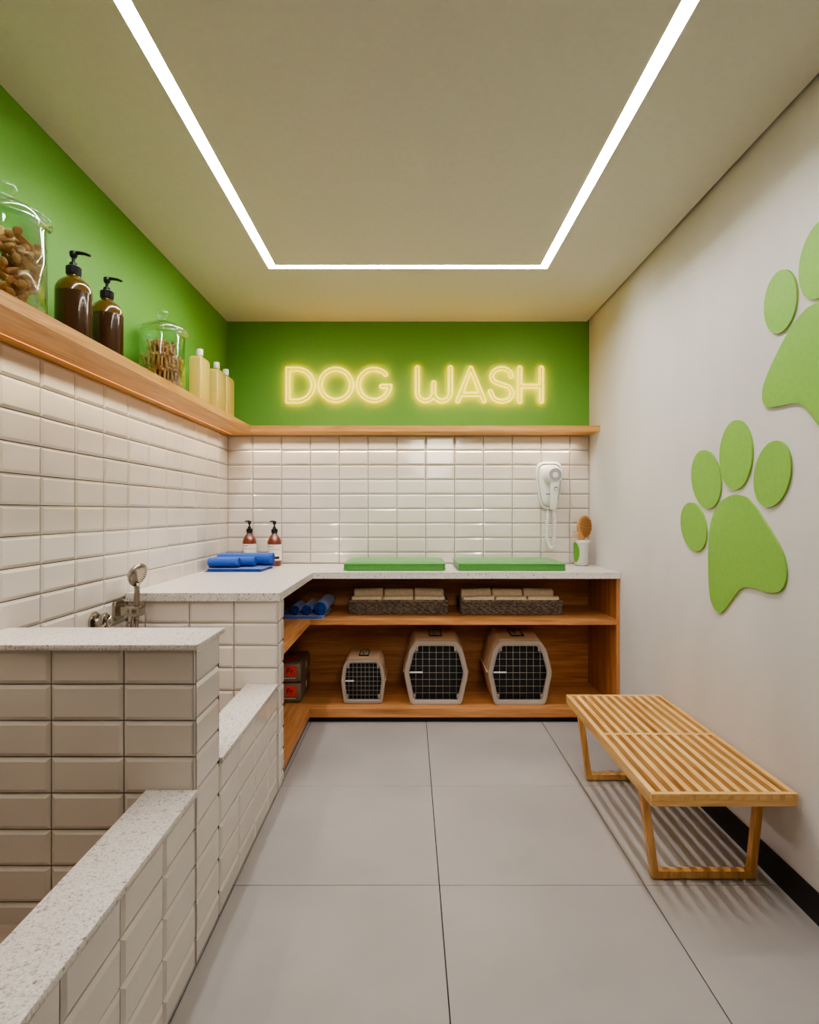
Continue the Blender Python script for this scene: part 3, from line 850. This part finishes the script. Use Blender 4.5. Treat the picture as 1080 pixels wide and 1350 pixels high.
# ------------------------------------------------------------------ baskets with cloth bundles on the middle shelf
def basket(label, x0, x1, y0, y1, who):
    w, d, h = x1-x0, y1-y0, .088
    t = thing('wicker_basket', label, 'basket', ((x0+x1)/2, (y0+y1)/2, zs))
    b = new()
    for (ax0, ax1, ay0, ay1) in ((-w/2+.004, w/2-.004, -d/2+.004, -d/2+.007), (-w/2+.004, w/2-.004, d/2-.007, d/2-.004), (-w/2+.004, -w/2+.007, -d/2+.007, d/2-.007), (w/2-.007, w/2-.004, -d/2+.007, d/2-.007)):
        box(b, ax0, ax1, ay0, ay1, .004, h-.006)
    box(b, -w/2+.004, w/2-.004, -d/2+.004, d/2-.004, 0.001, .005)
    obj('liner', b, M['dark'], t, smooth=False)
    b = new(); O0 = rrect(w-.008, d-.008, .006, 1); per = []
    # perimeter points
    pts = []
    for i in range(len(O0)):
        a, c = Vector(O0[i]), Vector(O0[(i+1) % len(O0)]); n_ = max(1, int((c-a).length/.010))
        for k in range(n_): pts.append(a+(c-a)*k/n_)
    if len(pts) % 2: pts.pop()
    N_ = len(pts)
    for row in range(8):
        z = .008+row*.0098; P = []
        for i, p in enumerate(pts):
            tg = (pts[(i+1) % N_]-pts[i-1]).normalized(); nr = Vector((tg.y, -tg.x))
            ph = ((i//2+row) % 2)*2-1
            q = p+nr*(.0022*ph+.002); P.append((q.x, q.y, z+.0012*math.sin(i*1.3+row*2)))
        tube(b, P, .0042, 5, closed=True)
    w_o = obj('weave', b, M['wicker'], t, smooth='all')
    b = new()
    for k in range(3): tube(b, [(u*1.0, v*1.0, h-.006+k*.003) for u, v in rrect(w-.002, d-.002, .006, 2)], .0042, 6, closed=True)
    obj('rim', b, M['wicker'], t, smooth='all')
    # three folded cloth bundles standing in the basket
    cw = (w-.026)/3
    for i, pos in enumerate(('left', 'middle', 'right')):
        xx = (x0+x1)/2-w/2+.013+cw*(i+.5)
        c = thing('folded_cloth', f'beige folded cloth bundle, {pos} one in the {who} basket', 'cloth', (xx, (y0+y1)/2, zs+.007))
        for yy, hh, lean in ((-d/2+.045, .100, 0), (d/2-.055, .126, .0)):
            b = new(); rs = random.Random(i*7+int(yy*1000)+len(who)); n_ = 12; rings = []
            for k, (zf, inn) in enumerate(((0, .0), (.4, 0), (.85, 0), (.95, .006), (1, .018), (1.01, .032))):
                ring = []
                for u, v in rrect(cw-.006-2*inn*.3, .074-2*inn, max(.004, .014-inn*.3), 4):
                    z = hh*zf+(.008*(-.5+abs(u)/(cw/2))+.003*math.sin(u*60+i*2+yy*40) if zf > .5 else 0)
                    ring.append(b.verts.new((u+.001*math.sin(z*200+v*80), yy+v+.002*math.sin(u*45+i), z)))
                rings.append(ring)
            for A_, B_ in zip(rings, rings[1:]):
                for j in range(len(A_)): b.faces.new((A_[j], A_[(j+1) % len(A_)], B_[(j+1) % len(B_)], B_[j]))
            b.faces.new(rings[0]); b.faces.new(rings[-1])
            obj('fold', b, M['linen'], c, smooth='all')
basket('grey wicker basket of beige cloths on the middle shelf, left one', -.379, .2385, 3.54, 3.79, 'left')
basket('grey wicker basket of beige cloths on the middle shelf, right one', .319, .951, 3.53, 3.78, 'right')

# ------------------------------------------------------------------ pet carriers on the bottom shelf
zb = .083
def carrier(label, x, yf, wm, wt, h, d, nv, nh, rise):
    t = thing('pet_carrier', label, 'pet carrier', (x, yf, zb))
    hm = h*.50; c = .07*h/.39
    def outline(wm, wt, h, z0=0, hm=hm):
        raw = [(wt/2-.002, z0), (wt/2+.012*wt/.3, z0+c*.25), (wm/2, z0+hm-.012), (wm/2, z0+hm+.012), (wt/2+.014*wt/.3, z0+h-c*.75), (wt/2-c*.35, z0+h)]
        P = [raw[0]]+raw[1:]; full = P+[(-u, v) for u, v in P[::-1]]
        # soften
        out = []; n = len(full)
        for i in range(n):
            p, a, e = Vector(full[i]), Vector(full[i-1]), Vector(full[(i+1) % n]); r = min(.014*h/.39, (a-p).length*.45, (e-p).length*.45)
            s, q = p+(a-p).normalized()*r, p+(e-p).normalized()*r
            for k in range(4): tt_ = k/3; out.append(tuple(s*(1-tt_)**2+p*2*tt_*(1-tt_)+q*tt_*tt_))
        return out
    O = outline(wm, wt, h)
    cz = h*.5
    def sc_(O, k, kz=None): kz = kz or k; return [(u*k, cz+(v-cz)*kz) for u, v in O]
    # shell
    b = new(); rings = []
    for y, k, kz, dz in ((.010, .93, .93, 0), (.012, .985, .985, .0), (.03, .985, .985, .003), (.08, 1.0, 1.0, rise*.5), (d*.5, 1.0, 1.0, rise), (d*.85, 1.0, 1.0, rise), (d*.96, .96, .96, rise*.6), (d, .88, .88, 0)):
        rings.append([b.verts.new((u, y, max(0.001, v+dz*max(0, (v-cz)/cz)))) for u, v in sc_(O, k, kz)])
    for A_, B_ in zip(rings, rings[1:]):
        for i in range(len(A_)): b.faces.new((A_[i], A_[(i+1) % len(A_)], B_[(i+1) % len(B_)], B_[i]))
    b.faces.new(rings[-1])
    shl = obj('shell', b, M['crate'], t)
    # seam ledge
    for sx in (-1, 1):
        b = new(); box(b, min(sx*wm*.494, sx*wm*.515), max(sx*wm*.494, sx*wm*.515), .03, d*.95, cz-.006, cz+.006, r=.002); obj('seam_ledge', b, M['crate'], t)
    # front frame
    fw = .024*h/.39+.004
    I = [(u*(1-2*fw/wm), cz+(v-cz)*(1-2*fw/h)+.0) for u, v in O]
    b = new(); n = len(O); sec = [(O, .012, 1), (O, .002, 1), (sc_(O, .985), -.004, 1), ([(u*(1-1.5*fw/wm), cz+(v-cz)*(1-1.6*fw/h)) for u, v in O], -.005, 1), (I, -.001, 1), (I, .020, 1)]
    rings = [[b.verts.new((u, y, max(0, v))) for u, v in P] for P, y, _ in sec]
    for A_, B_ in zip(rings, rings[1:]):
        for i in range(n): b.faces.new((A_[i], A_[(i+1) % n], B_[(i+1) % n], B_[i]))
    obj('front_frame', b, M['crate_shaded'], t)
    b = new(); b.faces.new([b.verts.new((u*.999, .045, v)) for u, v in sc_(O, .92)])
    obj('inside_shade', b, M['dark'], t, smooth=False)  # flat black sheet behind the door stands in for the shade inside
    # wire door
    dr_ = new(); I2 = [(u*.985, cz+(v-cz)*.985) for u, v in I]
    tube(dr_, [(u, .004, v) for u, v in I2], .0022, 6, closed=True)
    us = [u for u, v in I2]; vs = [v for u, v in I2]; u0, u1, v0, v1 = min(us), max(us), min(vs), max(vs)
    def vr_at(u):
        z = []
        for i in range(len(I2)):
            (a, p), (c2, q) = I2[i], I2[(i+1) % len(I2)]
            if (a-u)*(c2-u) < 0: z.append(p+(q-p)*(u-a)/(c2-a))
        return (min(z), max(z)) if len(z) > 1 else None
    def ur_at(v):
        z = []
        for i in range(len(I2)):
            (a, p), (c2, q) = I2[i], I2[(i+1) % len(I2)]
            if (p-v)*(q-v) < 0: z.append(a+(c2-a)*(v-p)/(q-p))
        return (min(z), max(z)) if len(z) > 1 else None
    for k in range(nv):
        u = u0+(u1-u0)*(k+1)/(nv+1)+.00013; e = vr_at(u)
        if e: tube(dr_, [(u, .003, e[0]), (u, .003, e[1])], .0012, 6)
    for k in range(nh):
        v = v0+(v1-v0)*(k+1)/(nh+1)+.00013; e = ur_at(v)
        if e: tube(dr_, [(e[0], .005, v), (e[1], .005, v)], .0012, 6)
    dd = obj('wire_door', dr_, M['wire'], t, smooth='all')
    b = new(); zl = cz+.004; box(b, u0+.004, u0+.25*(u1-u0), -.006, .002, zl-.004, zl+.004, r=.002)
    obj('latch', b, M['whitep'], dd)
    for sx in (-1, 1):
        for zz_ in (v0+.012, v1-.032):
            b = new(); xx = sx*wt*.36; e = ur_at(zz_+.01); xx = sx*(e[1]-.006) if e else xx
            box(b, xx-.005, xx+.005, -.004, .006, zz_, zz_+.022, r=.002); obj('hinge_pin', b, M['crate_shaded'], dd)
    # carrying handle in a dark recess on the roof
    zr = h+rise; hw, hd_ = wt*.27, d*.46
    b = new(); y0_ = d*.20
    for (a0, a1, e0_, e1_) in ((-hw/2, hw/2, y0_, y0_+.008), (-hw/2, hw/2, y0_+hd_-.008, y0_+hd_), (-hw/2, -hw/2+.005, y0_, y0_+hd_), (hw/2-.005, hw/2, y0_, y0_+hd_)):
        box(b, a0, a1, e0_, e1_, zr-.004, zr+.0012)
    hr = obj('handle_recess', b, M['dark'], t, smooth=False)
    b = new(); tube(b, [(0, y0_+.012, zr-.002), (0, y0_+.03, zr+.010), (0, y0_+hd_/2, zr+.014), (0, y0_+hd_-.03, zr+.010), (0, y0_+hd_-.012, zr-.002)], .009, 10, radii=[.006, .009, .010, .009, .006])
    obj('handle', b, M['greyp'], t, smooth='all')
carrier('small beige pet carrier with wire door on the bottom shelf', -.283, 3.468, .268, .222, .268, .27, 8, 7, .012)
carrier('large beige pet carrier on the bottom shelf, the middle of three', .161, 3.442, .388, .296, .387, .36, 7, 7, .018)
carrier('large beige pet carrier on the bottom shelf, the rightmost nearest the bench', .668, 3.442, .388, .296, .387, .36, 7, 7, .018)

# ------------------------------------------------------------------ foil packs of dog food
GLYPH = {'F': [[(0, 0), (0, 1)], [(0, 1), (.62, 1)], [(0, .54), (.52, .54)]], 'r': [[(0, 0), (0, .66)], [(0, .44), (.16, .62), (.38, .66)]]}
def writing(bm, s, x, z, h, r, fr, mi=0, adv=.78):
    for ch in s:
        for st in GLYPH[ch]: tube(bm, [fr(x+p[0]*h, z+p[1]*h) for p in st], r*1.6, 5, mi=mi)
        x += adv*h
def pack(label, z0):
    x1, x0, y0, y1, h = -.662, -.93, 3.478, 3.80, .121
    t = thing('food_pack', label, 'food pack', ((x0+x1)/2, (y0+y1)/2, z0))
    w, d = x1-x0, y1-y0
    b = new(); rings = []
    for y, k, kz in ((-d/2, .93, .88), (-d/2+.006, .985, .96), (-d/2+.02, 1, 1), (0, 1, 1.0), (d/2-.02, 1, 1), (d/2-.005, .985, .96), (d/2, .93, .88)):
        rings.append([b.verts.new((u*k, y, h/2+v*kz)) for u, v in rrect(w, h, .020, 5)])
    for A_, B_ in zip(rings, rings[1:]):
        for i in range(len(A_)): b.faces.new((A_[i], A_[(i+1) % len(A_)], B_[(i+1) % len(B_)], B_[i]))
    b.faces.new(rings[0]); b.faces.new(rings[-1])
    obj('wrapper', b, M['bag'], t)
    b = new(); lx = w/2-.098; yq = -d/2-.0012
    box(b, lx, lx+.068, yq, -d/2+.001, .040, .103, mi=0)
    writing(b, 'Fr', lx+.012, .056, .030, .0017, lambda a, c: (a, yq-.0004, c), 1, .80)
    for q in range(7): box(b, lx-.004+q*.0098, lx+.003+q*.0098, yq+.0004, -d/2+.001, .024+(q % 2)*.001, .030, mi=2)
    obj('front_label', b, [M['red'], M['ink'], M['print']], t, smooth=False); b = new()
    box(b, lx-.02, lx+.045, -d/2+.10, -d/2+.17, h-.001, h+.0008, mi=0)
    writing(b, 'Fr', lx-.004, -d/2+.115, .03, .0014, lambda a, c: (a, c, h+.0012), 1, .80)
    box(b, lx-.09, lx+.02, -d/2+.03, -d/2+.075, h-.001, h+.0006, mi=0)
    obj('top_label', b, [M['red'], M['ink'], M['print']], t, smooth=False); b = new()
    if True:   # round emblem on the side
        lathe(b, [(.022, 0), (.022, .0016)], 24, mtx=Matrix.Translation((w/2-.0006, .01, h*.55)) @ Matrix.Rotation(PI/2, 4, 'Y'), mi=2)
    obj('side_emblem', b, [M['red'], M['ink'], M['print']], t, smooth=False)
pack('brown foil dog food pack with red Fr square, upper of the stack', zb+.123)
pack('brown foil dog food pack with red Fr square, at the bottom of the stack', zb)

# ------------------------------------------------------------------ shower fittings on the left wall
wx = XL+.0095
shw = thing('hand_shower', 'chrome hand shower in a square wall bracket above the bath', 'shower', (wx, 2.445, .83))
def s_(name, b, m, par=shw, **k): return at(obj(name, b, M[m], par, **k))
b = new(); prism(b, [(2.445+u, .829+v) for u, v in rrect(.088, .084, .018, 5)], wx, wx+.012, FX, r=.003)
s_('wall_plate', b, 'chrome')
b = new(); box(b, wx+.010, -1.150, 2.418, 2.458, .808, .846, r=.003); box(b, -1.190, -1.142, 2.408, 2.462, .806, .848, r=.004)
s_('bracket_arm', b, 'chrome')
hc = Vector((-1.160, 2.435, 0))
b = new(); tube(b, [(-1.168, 2.435, .785), (-1.168, 2.435, .81), (-1.168, 2.435, .86), (-1.166, 2.435, .92), (-1.166, 2.432, .945)], .012, 14, radii=[.009, .0105, .012, .0125, .014])
s_('handset_grip', b, 'chrome', smooth='all')
nrm = Vector((.93, -.22, -.30)).normalized(); q = nrm.to_track_quat('Z', 'Y').to_matrix().to_4x4()
hm_ = Matrix.Translation((-1.166, 2.43, .984)) @ q
b = new(); lathe(b, [(0, -.022), (.022, -.021), (.040, -.012), (.050, .002), (.051, .010), (.046, .014), (0, .014)], 40, mtx=hm_)
hd2 = s_('shower_head', b, 'chrome', smooth='all')
b = new(); rs = []
for ring, cnt in ((.008, 6), (.017, 12), (.026, 18), (.035, 24), (.042, 28)):
    for i in range(cnt):
        a = 2*PI*i/cnt
        lathe(b, [(.0016, 0), (.0011, .0025)], 5, mtx=hm_ @ Matrix.Translation((ring*math.cos(a), ring*math.sin(a), .0135)))
nz = obj('spray_nozzle', b, M['chromed'], hd2, smooth=False); nz.location = -Vector(shw.location)-Vector(hd2.location); nz['kind'] = 'stuff'
b = new(); tube(b, catmull([(-1.168, 2.435, .787), (-1.168, 2.432, .70), (-1.172, 2.415, .55), (-1.180, 2.39, .49), (-1.19, 2.37, .53), (-1.188, 2.40, .68), (-1.182, 2.425, .78), (-1.180, 2.432, .812)], 10, False), .0075, 10)
s_('hose', b, 'chrome', smooth='all')
kb = thing('shower_tap', 'round chrome shower tap with cross handle low on the tiles', 'tap', (wx, 2.262, .812))
b = new(); MY = Matrix.Rotation(PI/2, 4, 'Y')
lathe(b, [(.042, 0), (.042, .006), (.036, .010), (.016, .012), (.014, .030), (.012, .036)], 36, mtx=MY); obj('wall_flange', b, M['chrome'], kb)
b = new(); lathe(b, [(.036, .034), (.038, .038), (.038, .048), (.033, .052), (.030, .047), (.0, .047)], 36, mtx=MY)
for k in range(4):
    a = k*PI/2+.4; tube(b, [(.050, 0, 0), (.050, .034*math.cos(a), .034*math.sin(a))], .006, 8)
lathe(b, [(.012, .045), (.012, .058), (0, .060)], 20, mtx=MY); obj('handle', b, M['chrome'], kb)

la = bpy.data.lights.new('cabinet_fill_spot', 'SPOT'); la.energy = 80; la.spot_size = math.radians(50); la.spot_blend = .9; la.shadow_soft_size = .35; la.color = (1, .92, .82)  # added fill lamp, out of view, brightening the shelving and carriers
lo = bpy.data.objects.new('cabinet_fill_spot', la); COL.objects.link(lo); lo.location = (.35, -.3, 2.1)
lo.rotation_euler = (Vector((.30, 3.7, .45))-Vector(lo.location)).to_track_quat('-Z', 'Y').to_euler()
def under_shelf(x, y, sx, sy, e):
    l = bpy.data.lights.new('under_shelf_lamp', 'AREA'); l.shape = 'RECTANGLE'; l.size = sx; l.size_y = sy; l.energy = e
    l.color = (1, .86, .68); l.spread = math.radians(102)
    o = bpy.data.objects.new('under_shelf_lamp', l); COL.objects.link(o); o.location = (x, y, SZ0-.003)
under_shelf(-1.20, 2.1, .012, 3.4, 5.0)
under_shelf(0, 3.885, 2.3, .012, 3.6)
# ------------------------------------------------------------------ camera, world, colour
cam = bpy.data.cameras.new('camera'); co = bpy.data.objects.new('camera', cam); COL.objects.link(co)
co.location = (0, 0, H); co.rotation_euler = (PI/2, 0, 0)
cam.sensor_fit = 'HORIZONTAL'; cam.sensor_width = 36; cam.lens = 25.0; cam.clip_start = .02
sc.camera = co
w = bpy.data.worlds.new('world'); sc.world = w; w.use_nodes = True
w.node_tree.nodes['Background'].inputs[0].default_value = (.8, .8, .8, 1); w.node_tree.nodes['Background'].inputs[1].default_value = .3
sc.view_settings.view_transform = 'AgX'
sc.view_settings.look = 'AgX - Medium High Contrast'
sc.view_settings.exposure = .42; sc.view_settings.gamma = 1
sc.cycles.max_bounces = 10; sc.cycles.transparent_max_bounces = 16
